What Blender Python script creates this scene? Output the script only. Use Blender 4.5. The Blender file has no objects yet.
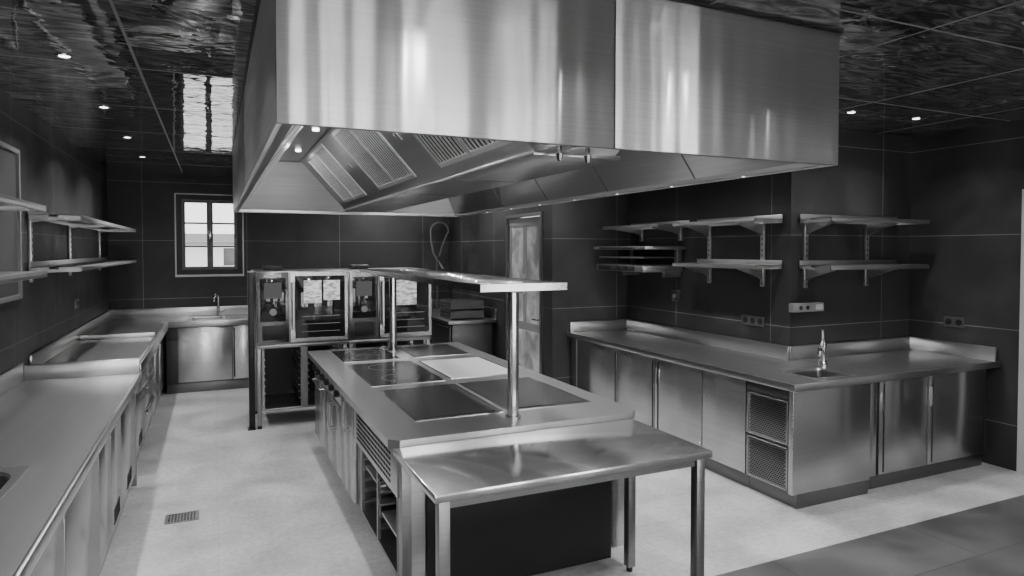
import bpy, bmesh, math, random
from mathutils import Vector, Matrix
random.seed(3)
S=bpy.context.scene
COL=S.collection

# ---------------------------------------------------------------- geometry
class G:
    def __init__(s): s.bm=bmesh.new()
    def _merge(s,t):
        me=bpy.data.meshes.new("t"); t.to_mesh(me); t.free(); s.bm.from_mesh(me); bpy.data.meshes.remove(me)
    def box(s,x0,x1,y0,y1,z0,z1,b=0.0,M=None):
        t=bmesh.new(); bmesh.ops.create_cube(t,size=1)
        dx,dy,dz=abs(x1-x0),abs(y1-y0),abs(z1-z0)
        for v in t.verts:
            v.co=Vector(((x0+x1)/2+v.co.x*dx,(y0+y1)/2+v.co.y*dy,(z0+z1)/2+v.co.z*dz))
        if b>0:
            b=min(b,dx*.45,dy*.45,dz*.45)
            bmesh.ops.bevel(t,geom=list(t.edges),offset=b,segments=2,affect='EDGES',profile=.5)
        if M is not None: bmesh.ops.transform(t,matrix=M,verts=t.verts)
        s._merge(t); return s
    def cyl(s,p0,p1,r,seg=20,r2=None):
        p0=Vector(p0);p1=Vector(p1);d=p1-p0
        t=bmesh.new(); bmesh.ops.create_cone(t,cap_ends=True,segments=seg,radius1=r,radius2=r if r2 is None else r2,depth=d.length)
        M=Matrix.Translation((p0+p1)/2)@d.to_track_quat('Z','Y').to_matrix().to_4x4()
        bmesh.ops.transform(t,matrix=M,verts=t.verts); s._merge(t); return s
    def tube(s,pts,r,seg=10):
        pts=[Vector(p) for p in pts]; bm=s.bm; rings=[]; nrm=None
        for i,p in enumerate(pts):
            d=(pts[min(i+1,len(pts)-1)]-pts[max(i-1,0)]).normalized()
            if nrm is None: nrm=d.orthogonal().normalized()
            nrm=(nrm-d*nrm.dot(d)).normalized(); bi=d.cross(nrm)
            rings.append([bm.verts.new(p+(nrm*math.cos(a)+bi*math.sin(a))*r) for a in [2*math.pi*k/seg for k in range(seg)]])
        for a,b in zip(rings,rings[1:]):
            for k in range(seg): bm.faces.new((a[k],a[(k+1)%seg],b[(k+1)%seg],b[k]))
        bm.faces.new(rings[0]); bm.faces.new(rings[-1]); return s
    def prism(s,poly,axis,a0,a1):
        def m(u,v,w): return {'x':(w,u,v),'y':(u,w,v),'z':(u,v,w)}[axis]
        bm=s.bm; A=[bm.verts.new(m(u,v,a0)) for u,v in poly]; B=[bm.verts.new(m(u,v,a1)) for u,v in poly]
        bm.faces.new(A); bm.faces.new(B); n=len(poly)
        for i in range(n): bm.faces.new((A[i],A[(i+1)%n],B[(i+1)%n],B[i]))
        return s
    def loops(s,ls,close=False):
        """ls: list of vertex-coordinate loops with equal count"""
        bm=s.bm; V=[[bm.verts.new(p) for p in l] for l in ls]; n=len(V[0])
        for a,b in zip(V,V[1:]):
            for k in range(n): bm.faces.new((a[k],a[(k+1)%n],b[(k+1)%n],b[k]))
        if close: bm.faces.new(V[-1])
        return s
    def grid(s,us,vs,inside,axis,w0,w1):
        """rectilinear slab with holes"""
        def m(u,v,w): return {'x':(w,u,v),'y':(u,w,v),'z':(u,v,w)}[axis]
        us=sorted(set(us)); vs=sorted(set(vs)); bm=s.bm; V={}
        def vt(i,j,k):
            if (i,j,k) not in V: V[(i,j,k)]=bm.verts.new(m(us[i],vs[j],(w0,w1)[k]))
            return V[(i,j,k)]
        I=lambda i,j: 0<=i<len(us)-1 and 0<=j<len(vs)-1 and inside((us[i]+us[i+1])/2,(vs[j]+vs[j+1])/2)
        for i in range(len(us)-1):
            for j in range(len(vs)-1):
                if not I(i,j): continue
                for k in (0,1): bm.faces.new([vt(a,b,k) for a,b in ((i,j),(i+1,j),(i+1,j+1),(i,j+1))])
                for (di,dj),(e0,e1) in {(-1,0):((i,j),(i,j+1)),(1,0):((i+1,j),(i+1,j+1)),(0,-1):((i,j),(i+1,j)),(0,1):((i,j+1),(i+1,j+1))}.items():
                    if not I(i+di,j+dj): bm.faces.new((vt(*e0,0),vt(*e1,0),vt(*e1,1),vt(*e0,1)))
        return s

def holes(rects,outer):
    us=[];vs=[]
    for r in list(outer)+list(rects): us+=[r[0],r[1]]; vs+=[r[2],r[3]]
    inr=lambda u,v,r: r[0]<u<r[1] and r[2]<v<r[3]
    return us,vs,(lambda u,v: any(inr(u,v,r) for r in outer) and not any(inr(u,v,r) for r in rects))

WL={}
def mk(name,mat,g,base=Vector((0,0,0)),origin=None):
    bm=g.bm; bmesh.ops.recalc_face_normals(bm,faces=bm.faces)
    for f in bm.faces: f.smooth=True
    for e in bm.edges:
        if len(e.link_faces)==2 and e.calc_face_angle(0)>0.6: e.smooth=False
    cs=[v.co for v in bm.verts]
    mn=Vector([min(c[i] for c in cs) for i in range(3)]); mx=Vector([max(c[i] for c in cs) for i in range(3)])
    c=(mn+mx)/2 if origin is None else Vector(origin)
    for v in bm.verts: v.co-=c
    me=bpy.data.meshes.new(name); bm.to_mesh(me); bm.free(); me.materials.append(mat)
    o=bpy.data.objects.new(name,me); o.location=c-base; COL.objects.link(o); WL[o.name]=c
    return o
class Thing:
    def __init__(s,name,label,cat,loc,group=None):
        e=bpy.data.objects.new(name,None); e.location=loc; e.empty_display_size=.1; COL.objects.link(e)
        e["label"]=label; e["category"]=cat
        if group: e["group"]=group
        s.o=e; WL[e.name]=Vector(loc)
    def part(s,name,mat,g,parent=None,label=None,kind=None):
        p=parent or s.o
        o=mk(name,mat,g,WL[p.name]); o.parent=p
        if label: o["label"]=label
        if kind: o["kind"]=kind
        return o
def struct(name,mat,g,label):
    o=mk(name,mat,g); o["kind"]="structure"; o["label"]=label; o["category"]=name.split("_")[0]; return o

# ---------------------------------------------------------------- materials
def grey(v): return (v,v,v,1)
def base_mat(name,v,metal=0,rough=.5,spec=.5):
    m=bpy.data.materials.new(name); m.use_nodes=True; nt=m.node_tree
    b=nt.nodes["Principled BSDF"]; b.inputs["Base Color"].default_value=grey(v)
    b.inputs["Metallic"].default_value=metal; b.inputs["Roughness"].default_value=rough
    b.inputs["Specular IOR Level"].default_value=spec
    return m,nt,b
def N(nt,t,**k):
    n=nt.nodes.new(t)
    for a,v in k.items(): setattr(n,a,v)
    return n
def noise(nt,scale_vec,scale=1.0,detail=3,dist=0):
    g=N(nt,"ShaderNodeNewGeometry"); mp=N(nt,"ShaderNodeMapping"); mp.inputs["Scale"].default_value=scale_vec
    nt.links.new(g.outputs["Position"],mp.inputs["Vector"])
    n=N(nt,"ShaderNodeTexNoise"); n.inputs["Scale"].default_value=scale; n.inputs["Detail"].default_value=detail
    n.inputs["Distortion"].default_value=dist
    nt.links.new(mp.outputs[0],n.inputs["Vector"]); return n
def rng(nt,sock,a,b,f0=.3,f1=.7):
    r=N(nt,"ShaderNodeMapRange"); r.inputs["From Min"].default_value=f0; r.inputs["From Max"].default_value=f1
    r.inputs["To Min"].default_value=a; r.inputs["To Max"].default_value=b
    nt.links.new(sock,r.inputs["Value"]); return r.outputs["Result"]
def bump(nt,b,sock,st,dist=.01,prev=None):
    n=N(nt,"ShaderNodeBump"); n.inputs["Strength"].default_value=st; n.inputs["Distance"].default_value=dist
    nt.links.new(sock,n.inputs["Height"]); 
    if prev: nt.links.new(prev.outputs[0],n.inputs["Normal"])
    nt.links.new(n.outputs[0],b.inputs["Normal"]); return n
def steel(name,v=.6,rough=.28,brush=(1.5,1.5,90),aniso=0,tang=None,warp=None,var=.06,ws=.5,wd=.012,mix2=None):
    """mix2=(fraction, rough): blends in a second, softer lobe as real brushed sheet shows"""
    m,nt,b=base_mat(name,v,1.0,rough)
    n=noise(nt,brush,1.0,2)
    col=rng(nt,n.outputs["Fac"],v*(1-var),v*(1+var)); nt.links.new(col,b.inputs["Base Color"])
    bn=None
    if warp:
        w=noise(nt,warp,1.0,0); bn=bump(nt,b,w.outputs["Fac"],ws,wd)
    cx=None
    if aniso:
        b.inputs["Anisotropic"].default_value=aniso
        cx=N(nt,"ShaderNodeCombineXYZ")
        for i in range(3): cx.inputs[i].default_value=tang[i]
        nt.links.new(cx.outputs[0],b.inputs["Tangent"])
    if mix2:
        b2=N(nt,"ShaderNodeBsdfPrincipled"); b2.inputs["Metallic"].default_value=1; b2.inputs["Roughness"].default_value=mix2[1]
        nt.links.new(col,b2.inputs["Base Color"])
        if bn: nt.links.new(bn.outputs[0],b2.inputs["Normal"])
        if cx: b2.inputs["Anisotropic"].default_value=.7; nt.links.new(cx.outputs[0],b2.inputs["Tangent"])
        ms=N(nt,"ShaderNodeMixShader"); ms.inputs[0].default_value=mix2[0]
        nt.links.new(b.outputs[0],ms.inputs[1]); nt.links.new(b2.outputs[0],ms.inputs[2])
        nt.links.new(ms.outputs[0],nt.nodes["Material Output"].inputs["Surface"])
    return m
ST=steel("brushed_steel",.52,.28)
SHF=steel("shelf_steel",.5,.32)
STF=steel("brushed_steel_front",.52,.23,(1.2,1.2,70),aniso=.85,tang=(0,0,1),warp=(2.6,2.6,.6),ws=.55,wd=.013,mix2=(.25,.45))
LFT=steel("left_front_steel",.4,.22,(1.2,1.2,70),aniso=.8,tang=(0,0,1),warp=(2.2,2.2,.6),ws=.5,wd=.012,mix2=(.25,.45))
STD=steel("dull_steel",.26,.34)
TOP=steel("worktop_steel",.53,.17,(14,.8,14),var=.05,mix2=(.32,.42))
TOPX=steel("table_steel",.6,.13,(.8,20,20),mix2=(.22,.4))
HOOD=steel("hood_steel",.44,.21,(.8,.8,110),aniso=1.0,tang=(0,0,1),warp=(10,10,.35),var=.06,ws=.65,wd=.009,mix2=(.5,.5))
HOODS=steel("hood_side_steel",.8,.42,(.8,.8,110),var=.12)  # paler than the front sheet: bright reflections put into the base colour
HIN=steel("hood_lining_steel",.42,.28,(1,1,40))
HLF=steel("hood_lit_steel",.65,.38,(1,1,40))  # paler copy of the lining steel, lit brightness put into its colour
SLAT=steel("gantry_slat_steel",.38,.16)
CHR,_,_=base_mat("chrome",.6,1,.14)
BLK,_,_=base_mat("black_enamel",.008,0,.4,.3)
GLS,_,_=base_mat("black_glass",.01,0,.04)
HOBG,_,_=base_mat("hob_glass",.014,0,.18,.45)
PLB,_,_=base_mat("dark_plastic",.012,0,.45,.3)
WHT,_,_=base_mat("pale_frame_paint",.35,0,.4)
GRY,_,_=base_mat("grey_plastic",.16,0,.4)
MRK,_,_=base_mat("zone_print",.07,0,.4)
HOSE,_,_=base_mat("hose_rubber",.1,.3,.35)
DGR,_,_=base_mat("dark_grey_rubber",.05,0,.5)
NICH,_,_=base_mat("niche_panel",.05,0,.5)
GRD,_,_=base_mat("griddle_plate",.15,.9,.27,.4)
PLT,_,_=base_mat("bright_plate",.9,.45,.28)
HOL,_,_=base_mat("vent_dark",.004,0,.8,.1)
GRYD,_,_=base_mat("dark_frame_paint",.035,0,.4)
PLAS,_,_=base_mat("pale_plaster",.5,0,.8)
PLAD,_,_=base_mat("grey_plaster",.2,0,.8)
FAC,_,_=base_mat("facade_render",.75,0,.9)
TRIM,_,_=base_mat("window_edging",.3,.6,.4)
def emis(name,st):
    m=bpy.data.materials.new(name); m.use_nodes=True; nt=m.node_tree; nt.nodes.clear()
    e=N(nt,"ShaderNodeEmission"); e.inputs["Strength"].default_value=st; o=N(nt,"ShaderNodeOutputMaterial")
    nt.links.new(e.outputs[0],o.inputs[0]); return m
LAMP=emis("lamp_lens",9)
RIML=emis("rim_lens",1.6)
DISP=emis("display_glow",.1)

def wall_mat():
    m,nt,b=base_mat("dark_slab_tile",.03,0,.5,.28)
    g=N(nt,"ShaderNodeNewGeometry"); sp=N(nt,"ShaderNodeSeparateXYZ"); nt.links.new(g.outputs["Position"],sp.inputs[0])
    sn=N(nt,"ShaderNodeSeparateXYZ"); nt.links.new(g.outputs["True Normal"],sn.inputs[0])
    ab=N(nt,"ShaderNodeMath",operation='ABSOLUTE'); nt.links.new(sn.outputs[0],ab.inputs[0])
    gt=N(nt,"ShaderNodeMath",operation='GREATER_THAN'); gt.inputs[1].default_value=.5; nt.links.new(ab.outputs[0],gt.inputs[0])
    mx=N(nt,"ShaderNodeMix"); mx.data_type='FLOAT'; nt.links.new(gt.outputs[0],mx.inputs[0]); nt.links.new(sp.outputs[0],mx.inputs[2]); nt.links.new(sp.outputs[1],mx.inputs[3])
    cx=N(nt,"ShaderNodeCombineXYZ"); nt.links.new(mx.outputs[0],cx.inputs[0]); nt.links.new(sp.outputs[2],cx.inputs[1])
    mp=N(nt,"ShaderNodeMapping"); mp.inputs["Location"].default_value=(.893+1.315*4,-.38+.8,0); nt.links.new(cx.outputs[0],mp.inputs[0])
    br=N(nt,"ShaderNodeTexBrick"); br.offset=0; br.squash=1
    for k,v in (("Scale",1.0),("Mortar Size",.0035),("Mortar Smooth",.1),("Brick Width",1.315),("Row Height",.8)): br.inputs[k].default_value=v
    br.inputs["Color1"].default_value=grey(.8); br.inputs["Color2"].default_value=grey(1.15); br.inputs["Mortar"].default_value=grey(5.5)
    nt.links.new(mp.outputs[0],br.inputs["Vector"])
    n=noise(nt,(1,1,1),1.7,8,.8)
    mu=N(nt,"ShaderNodeMix"); mu.data_type='RGBA'; mu.blend_type='MULTIPLY'; mu.inputs[0].default_value=1
    nt.links.new(br.outputs["Color"],mu.inputs[6]); nt.links.new(rng(nt,n.outputs["Fac"],.015,.032),mu.inputs[7])
    nt.links.new(mu.outputs[2],b.inputs["Base Color"])
    nt.links.new(rng(nt,n.outputs["Fac"],.4,.6),b.inputs["Roughness"])
    return m
WALL=wall_mat()
def floor_mat():
    m,nt,b=base_mat("screed_floor",.5,0,.45,.35)
    g=N(nt,"ShaderNodeNewGeometry"); sp=N(nt,"ShaderNodeSeparateXYZ"); nt.links.new(g.outputs["Position"],sp.inputs[0])
    lt=N(nt,"ShaderNodeMath",operation='LESS_THAN'); lt.inputs[1].default_value=2.87; nt.links.new(sp.outputs[1],lt.inputs[0])
    n=noise(nt,(1,1,1),2.2,8,.5); n2=noise(nt,(1,1,1),28,6)
    a=N(nt,"ShaderNodeMath",operation='MULTIPLY'); nt.links.new(rng(nt,n.outputs["Fac"],.28,.46),a.inputs[0]); nt.links.new(rng(nt,n2.outputs["Fac"],.84,1.1),a.inputs[1])
    br=N(nt,"ShaderNodeTexBrick"); br.offset=.5
    for k,v in (("Scale",1.0),("Mortar Size",.004),("Mortar Smooth",.1),("Brick Width",1.2),("Row Height",.6)): br.inputs[k].default_value=v
    br.inputs["Color1"].default_value=grey(.055); br.inputs["Color2"].default_value=grey(.075); br.inputs["Mortar"].default_value=grey(.03)
    nt.links.new(g.outputs["Position"],br.inputs["Vector"])
    dk=N(nt,"ShaderNodeMix"); dk.data_type='RGBA'; dk.blend_type='MULTIPLY'; dk.inputs[0].default_value=1
    nt.links.new(br.outputs["Color"],dk.inputs[6]); nt.links.new(rng(nt,n.outputs["Fac"],.7,1.3),dk.inputs[7])
    br2=N(nt,"ShaderNodeTexBrick"); br2.offset=0
    for k,v in (("Scale",1.0),("Mortar Size",.002),("Mortar Smooth",.3),("Brick Width",2.4),("Row Height",1.2)): br2.inputs[k].default_value=v
    br2.inputs["Color1"].default_value=grey(1); br2.inputs["Color2"].default_value=grey(.95); br2.inputs["Mortar"].default_value=grey(.78)
    nt.links.new(g.outputs["Position"],br2.inputs["Vector"])
    lg=N(nt,"ShaderNodeMix"); lg.data_type='RGBA'; lg.blend_type='MULTIPLY'; lg.inputs[0].default_value=1
    nt.links.new(br2.outputs["Color"],lg.inputs[6]); nt.links.new(a.outputs[0],lg.inputs[7])
    mx=N(nt,"ShaderNodeMix"); mx.data_type='RGBA'; nt.links.new(lt.outputs[0],mx.inputs[0]); nt.links.new(lg.outputs[2],mx.inputs[6]); nt.links.new(dk.outputs[2],mx.inputs[7])
    nt.links.new(mx.outputs[2],b.inputs["Base Color"])
    nt.links.new(rng(nt,n.outputs["Fac"],.35,.55),b.inputs["Roughness"])
    return m
FLOOR=floor_mat()
def ceil_mat():
    m,nt,b=base_mat("mirror_ceiling",.2,.9,.03)
    g=N(nt,"ShaderNodeNewGeometry")
    n=noise(nt,(1.2,4,1),2.6,8,2.5)
    br=N(nt,"ShaderNodeTexBrick"); br.offset=0
    for k,v in (("Scale",1.0),("Mortar Size",.008),("Mortar Smooth",.1),("Brick Width",1.2),("Row Height",1.2)): br.inputs[k].default_value=v
    br.inputs["Color1"].default_value=grey(.7); br.inputs["Color2"].default_value=grey(1.3); br.inputs["Mortar"].default_value=grey(1)
    mp=N(nt,"ShaderNodeMapping"); mp.inputs["Location"].default_value=(.4+2.4,.3+3.6,0); nt.links.new(g.outputs["Position"],mp.inputs[0]); nt.links.new(mp.outputs[0],br.inputs["Vector"])
    mu=N(nt,"ShaderNodeMix"); mu.data_type='RGBA'; mu.blend_type='MULTIPLY'; mu.inputs[0].default_value=1
    nt.links.new(br.outputs["Color"],mu.inputs[6]); nt.links.new(rng(nt,n.outputs["Fac"],.12,.85,.42,.68),mu.inputs[7])
    m2=N(nt,"ShaderNodeMix"); m2.data_type='RGBA'; nt.links.new(br.outputs["Fac"],m2.inputs[0]); nt.links.new(mu.outputs[2],m2.inputs[6]); m2.inputs[7].default_value=grey(.14)
    nt.links.new(m2.outputs[2],b.inputs["Base Color"])
    nt.links.new(rng(nt,br.outputs["Fac"],.84,0,0,1),b.inputs["Metallic"])
    nt.links.new(rng(nt,br.outputs["Fac"],.02,.5,0,1),b.inputs["Roughness"])
    w=noise(nt,(1,1,1),2.9,3,.6); p=bump(nt,b,w.outputs["Fac"],.4,.012)
    mp2=N(nt,"ShaderNodeVectorMath",operation='SCALE'); mp2.inputs[3].default_value=1/1.2; nt.links.new(mp.outputs[0],mp2.inputs[0])
    fl=N(nt,"ShaderNodeVectorMath",operation='FLOOR'); nt.links.new(mp2.outputs[0],fl.inputs[0])
    wn=N(nt,"ShaderNodeTexWhiteNoise"); wn.noise_dimensions='2D'; nt.links.new(fl.outputs[0],wn.inputs["Vector"])
    sub=N(nt,"ShaderNodeVectorMath",operation='SUBTRACT'); nt.links.new(wn.outputs["Color"],sub.inputs[0]); sub.inputs[1].default_value=(.5,.5,.5)
    mul=N(nt,"ShaderNodeVectorMath",operation='MULTIPLY'); nt.links.new(sub.outputs[0],mul.inputs[0]); mul.inputs[1].default_value=(.03,.03,0)
    add=N(nt,"ShaderNodeVectorMath",operation='ADD'); nt.links.new(p.outputs[0],add.inputs[0]); nt.links.new(mul.outputs[0],add.inputs[1])
    nrm=N(nt,"ShaderNodeVectorMath",operation='NORMALIZE'); nt.links.new(add.outputs[0],nrm.inputs[0]); nt.links.new(nrm.outputs[0],b.inputs["Normal"])
    return m
CEIL=ceil_mat()
def mottled():
    m,nt,b=base_mat("mottled_panel",.3,0,.3); n=noise(nt,(1,1,1),3,4,.5)
    nt.links.new(rng(nt,n.outputs["Fac"],.25,.65,.4,.62),b.inputs["Base Color"]); return m
MOT=mottled()
GLASS,nt_,b_=base_mat("window_glass",1,0,.0); b_.inputs["Transmission Weight"].default_value=1; b_.inputs["IOR"].default_value=1.02
BODY=steel("cabinet_body_steel",.1,.5)
PLIN=steel("plinth_steel",.18,.4)

# ---------------------------------------------------------------- room
H=2.93
struct("floor",FLOOR,G().box(-1.5,8,-2.7,10.6,-.1,0),"pale screed floor with a darker tiled strip")
struct("ceiling",CEIL,G().box(-1.5,8,-2.7,10.6,H,H+.1),"dark glossy mirror-finish panel ceiling with thin seams")
struct("wall_left",WALL,G().box(-1.5,-1.3,0,10.2,0,H),"dark stone-look slab tiled wall")
struct("wall_entry",PLAS,G().box(-1.5,-1.3,-2.5,-.002,0,H),"pale plastered wall by the windows")  # unseen; pale finish chosen to bounce more light into the room
us,vs,f=holes([(-.49,.37,1.5,2.63)],[(-1.5,3.7,0,H)])
struct("wall_back",WALL,G().grid(us,vs,f,'y',10.2,10.4),"dark slab tiled wall with a small window")
us,vs,f=holes([(6.85,7.9,0,2.3)],[(6.6,10.2,0,H)])
struct("wall_passage",WALL,G().grid(us,vs,f,'x',3.5,3.7),"dark tiled wall with a doorway")
struct("wall_recess",WALL,G().box(3.7,4.72,6.6,6.8,0,H),"dark tiled wall closing the counter end")
struct("wall_right",WALL,G().box(4.52,4.72,4.15,6.6,0,H),"dark slab tiled wall behind the counter")
struct("wall_pillar",WALL,G().box(4.72,6.08,4.15,4.35,0,H),"dark slab tiled wall projecting into the room")
DY=3.19
us,vs,f=holes([(2.2,DY,0,2.35)],[(2.0,4.35,0,H)])
struct("wall_side",WALL,G().grid(us,vs,f,'x',6.08,6.28),"dark slab tiled wall beside the counter")
struct("wall_hall",PLAD,G().box(6.08,6.28,-2.5,1.998,0,H),"grey plastered wall by the windows")  # unseen; plaster tone chosen to lighten what the hood reflects
W=[(-.9,.5,.3,2.6),(1.3,2.7,.3,2.6),(3.5,4.9,.3,2.6)]
us,vs,f=holes(W,[(-1.5,6.28,0,H)])
struct("wall_front",PLAS,G().grid(us,vs,f,'y',-2.7,-2.5),"pale plastered wall with tall windows")  # unseen; pale finish chosen to brighten the steel fronts and hood

GRYS,_,_=base_mat("window_sash_paint",.05,0,.4)
def window(name,x0,x1,z0,z1,y,rows,label,fw=.075):
    t=Thing(name,label,"window",((x0+x1)/2,y,z0)); t.o["kind"]="structure"
    us,vs,f=holes([(x0+fw,x1-fw,z0+fw,z1-fw)],[(x0,x1,z0,z1)])
    t.part("window_frame",BLK,G().grid(us,vs,f,'y',y-.01,y+.08))
    xm=(x0+x1)/2; hs=[]
    a0,a1=z0+fw,z1-fw; hh=(a1-a0)/rows
    for (p,q) in ((x0+fw,xm),(xm,x1-fw)):
        for r in range(rows): hs.append((p+.04,q-.04,a0+hh*r+(.04 if r==0 else .012),a0+hh*(r+1)-(.04 if r==rows-1 else .012)))
    us,vs,f=holes(hs,[(x0+fw,x1-fw,a0,a1)])
    t.part("window_sash",GRYS,G().grid(us,vs,f,'y',y+.01,y+.06))
    t.part("window_pane",GLASS,G().box(x0+fw+.02,x1-fw-.02,y+.03,y+.036,a0+.02,a1-.02))
    t.part("window_latch",CHR,G().box(xm-.012,xm+.012,y-.03,y+.01,(a0+a1)/2-.06,(a0+a1)/2+.06,.004))
window("window_1",-.49,.37,1.5,2.63,10.24,3,"small dark-framed casement window with white daylight")
us,vs,f=holes([(-.485,.365,1.505,2.625)],[(-.502,.382,1.475,2.637)])
struct("trim_1",TRIM,G().grid(us,vs,f,'y',10.185,10.215),"thin pale window edging trim")
for i,w in enumerate(W): window("window_%d"%(i+2),w[0],w[1],w[2],w[3],-2.64,2,"tall dark-framed window")
t=Thing("neighbouring_building","pale rendered building with grey windows outside","building",(0,18.5,-1))
us,vs,f=holes([(-1.2,-.7,1.45,1.9),(.2,.7,1.45,1.9),(1.6,2.2,1.45,1.9),(-2.9,-2.3,1.45,1.9)],[(-5,4,-1,2.0)])
t.part("facade",FAC,G().grid(us,vs,f,'y',18.2,18.4))
t.part("glazing",GRY,G().box(-5,4,18.38,18.42,-1,1.98))
t.part("roof",PLAD,G().prism([(18,1.98),(18,2.04),(20,2.3),(20,1.98)],'x',-5.2,4.2))

# door in passage
t=Thing("door_1","pale framed passage door with pale mottled panels","door",(3.6,7.35,0)); t.o["kind"]="structure"
us,vs,f=holes([(6.89,7.86,-1,2.26)],[(6.85,7.9,0,2.3)])
t.part("door_frame",STD,G().grid(us,vs,f,'x',3.485,3.7))
us,vs,f=holes([(6.98,7.34,.95,2.15),(7.42,7.78,.95,2.15)],[(6.89,7.86,.01,2.25)])
t.part("door_leaf",PLAD,G().grid(us,vs,f,'x',3.52,3.56))
t.part("door_pane",MOT,G().box(3.53,3.54,6.97,7.79,.94,2.16),label="pale mottled panel")
t.part("kick_plate",MOT,G().box(3.510,3.519,6.96,7.78,.15,.85))
t.part("notice_sheet",WHT,G().box(3.515,3.519,7.36,7.41,1.3,1.55),label="small pale notice")
t.part("handle",CHR,G().tube([(3.52,6.93,1.02),(3.46,6.93,1.02),(3.46,7.04,1.02)],.01))
# side door
t=Thing("door_2","pale framed doorway beside the counter end","door",(6.18,2.7,0)); t.o["kind"]="structure"
us,vs,f=holes([(2.27,DY-.07,-1,2.28)],[(2.2,DY,0,2.35)])
t.part("door_frame",WHT,G().grid(us,vs,f,'x',6.06,6.28))
t.part("door_leaf",GRYD,G().box(6.2,6.24,2.27,DY-.07,.01,2.27,.004))
t.part("handle",CHR,G().tube([(6.2,3.05,1.05),(6.14,3.05,1.05),(6.14,2.94,1.05)],.01))
# framed niche on left wall
us,vs,f=holes([(4.74,5.77,1.53,2.54)],[(4.7,5.8,1.5,2.57)])
struct("trim_2",GRY,G().grid(us,vs,f,'x',-1.3,-1.275),"pale metal frame around a wall recess")
struct("trim_3",NICH,G().box(-1.3,-1.296,4.74,5.77,1.53,2.54),"dark grey panel inside the framed wall recess")

# ---------------------------------------------------------------- hood
X0,X1,Y0,Y1,ZB=.19,2.82,2.3,7.9,2.27
t=Thing("extractor_hood","large brushed stainless steel canopy hood over cooking island","extractor hood",((X0+X1)/2,(Y0+Y1)/2,ZB))
t.part("front_panel",HOOD,G().box(X0,1.508,Y0,Y0+.02,ZB,H,.003))
t.part("front_panel",HOOD,G().box(1.512,X1,Y0,Y0+.02,ZB,H,.003))
t.part("side_panel",HOODS,G().box(X0,X0+.02,Y0+.021,4.798,ZB,H,.003))
t.part("side_panel",HOODS,G().box(X0,X0+.02,4.802,Y1-.021,ZB,H,.003))
t.part("side_panel",HOODS,G().box(X1-.02,X1,Y0+.021,Y1-.021,ZB,H,.003))
t.part("rear_panel",HOODS,G().box(X0,X1,Y1-.02,Y1,ZB,H,.003))
us,vs,f=holes([(X0+.012,X1-.012,Y0+.012,Y1-.012)],[(X0-.012,X1+.012,Y0-.012,Y1+.012)])
t.part("ceiling_closure",BLK,G().grid(us,vs,f,'z',H-.014,H-.0005),label="dark shadow-gap trim at the ceiling")
gw=.055
us,vs,f=holes([(X0+gw,X1-gw,Y0+gw,Y1-gw)],[(X0+.021,X1-.021,Y0+.021,Y1-.021)])
t.part("grease_gutter",HIN,G().grid(us,vs,f,'z',ZB+.005,ZB+.03))
zt=2.8
zq=ZB+.03
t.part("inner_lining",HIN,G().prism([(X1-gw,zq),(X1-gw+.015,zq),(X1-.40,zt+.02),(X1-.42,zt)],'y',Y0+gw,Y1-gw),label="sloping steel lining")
t.part("inner_lining",HLF,G().prism([(X0+gw,zq),(X0+gw-.015,zq),(X0+.42,zt+.02),(X0+.44,zt)],'y',Y0+gw,Y1-gw),label="sloping steel lining, tinted as if brightly lit")
t.part("inner_lining",HLF,G().prism([(Y1-gw,zq),(Y1-gw+.015,zq),(Y1-.42,zt+.02),(Y1-.44,zt)],'x',X0+gw,X1-gw),label="sloping steel lining, tinted as if brightly lit")
t.part("inner_ceiling",HIN,G().box(X0+.02,X1-.02,Y0+.02,Y1-.02,zt+.01,zt+.03))
for k in range(1,5):
    y=Y0+k*1.0
    t.part("panel_joint",BODY,G().prism([(X1-gw-.002,zq),(X1-gw+.002,zq),(X1-.418,zt),(X1-.424,zt)],'y',y-.006,y+.006))
    t.part("panel_joint",BODY,G().prism([(X0+gw-.002,zq),(X0+gw+.002,zq),(X0+.444,zt),(X0+.438,zt)],'y',y-.006,y+.006))
pa=[(1.3,2.29),(1.72,2.29),(2.16,zt),(.84,zt)]
t.part("filter_housing",HIN,G().prism(pa,'y',2.62,7.3))
t.part("drip_tray",HIN,G().box(1.285,1.735,2.60,7.32,2.272,2.289,.001))
for k in range(1,4): t.part("tray_joint",BODY,G().box(1.29,1.73,2.6+k*1.1,2.61+k*1.1,2.2705,2.272))
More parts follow.
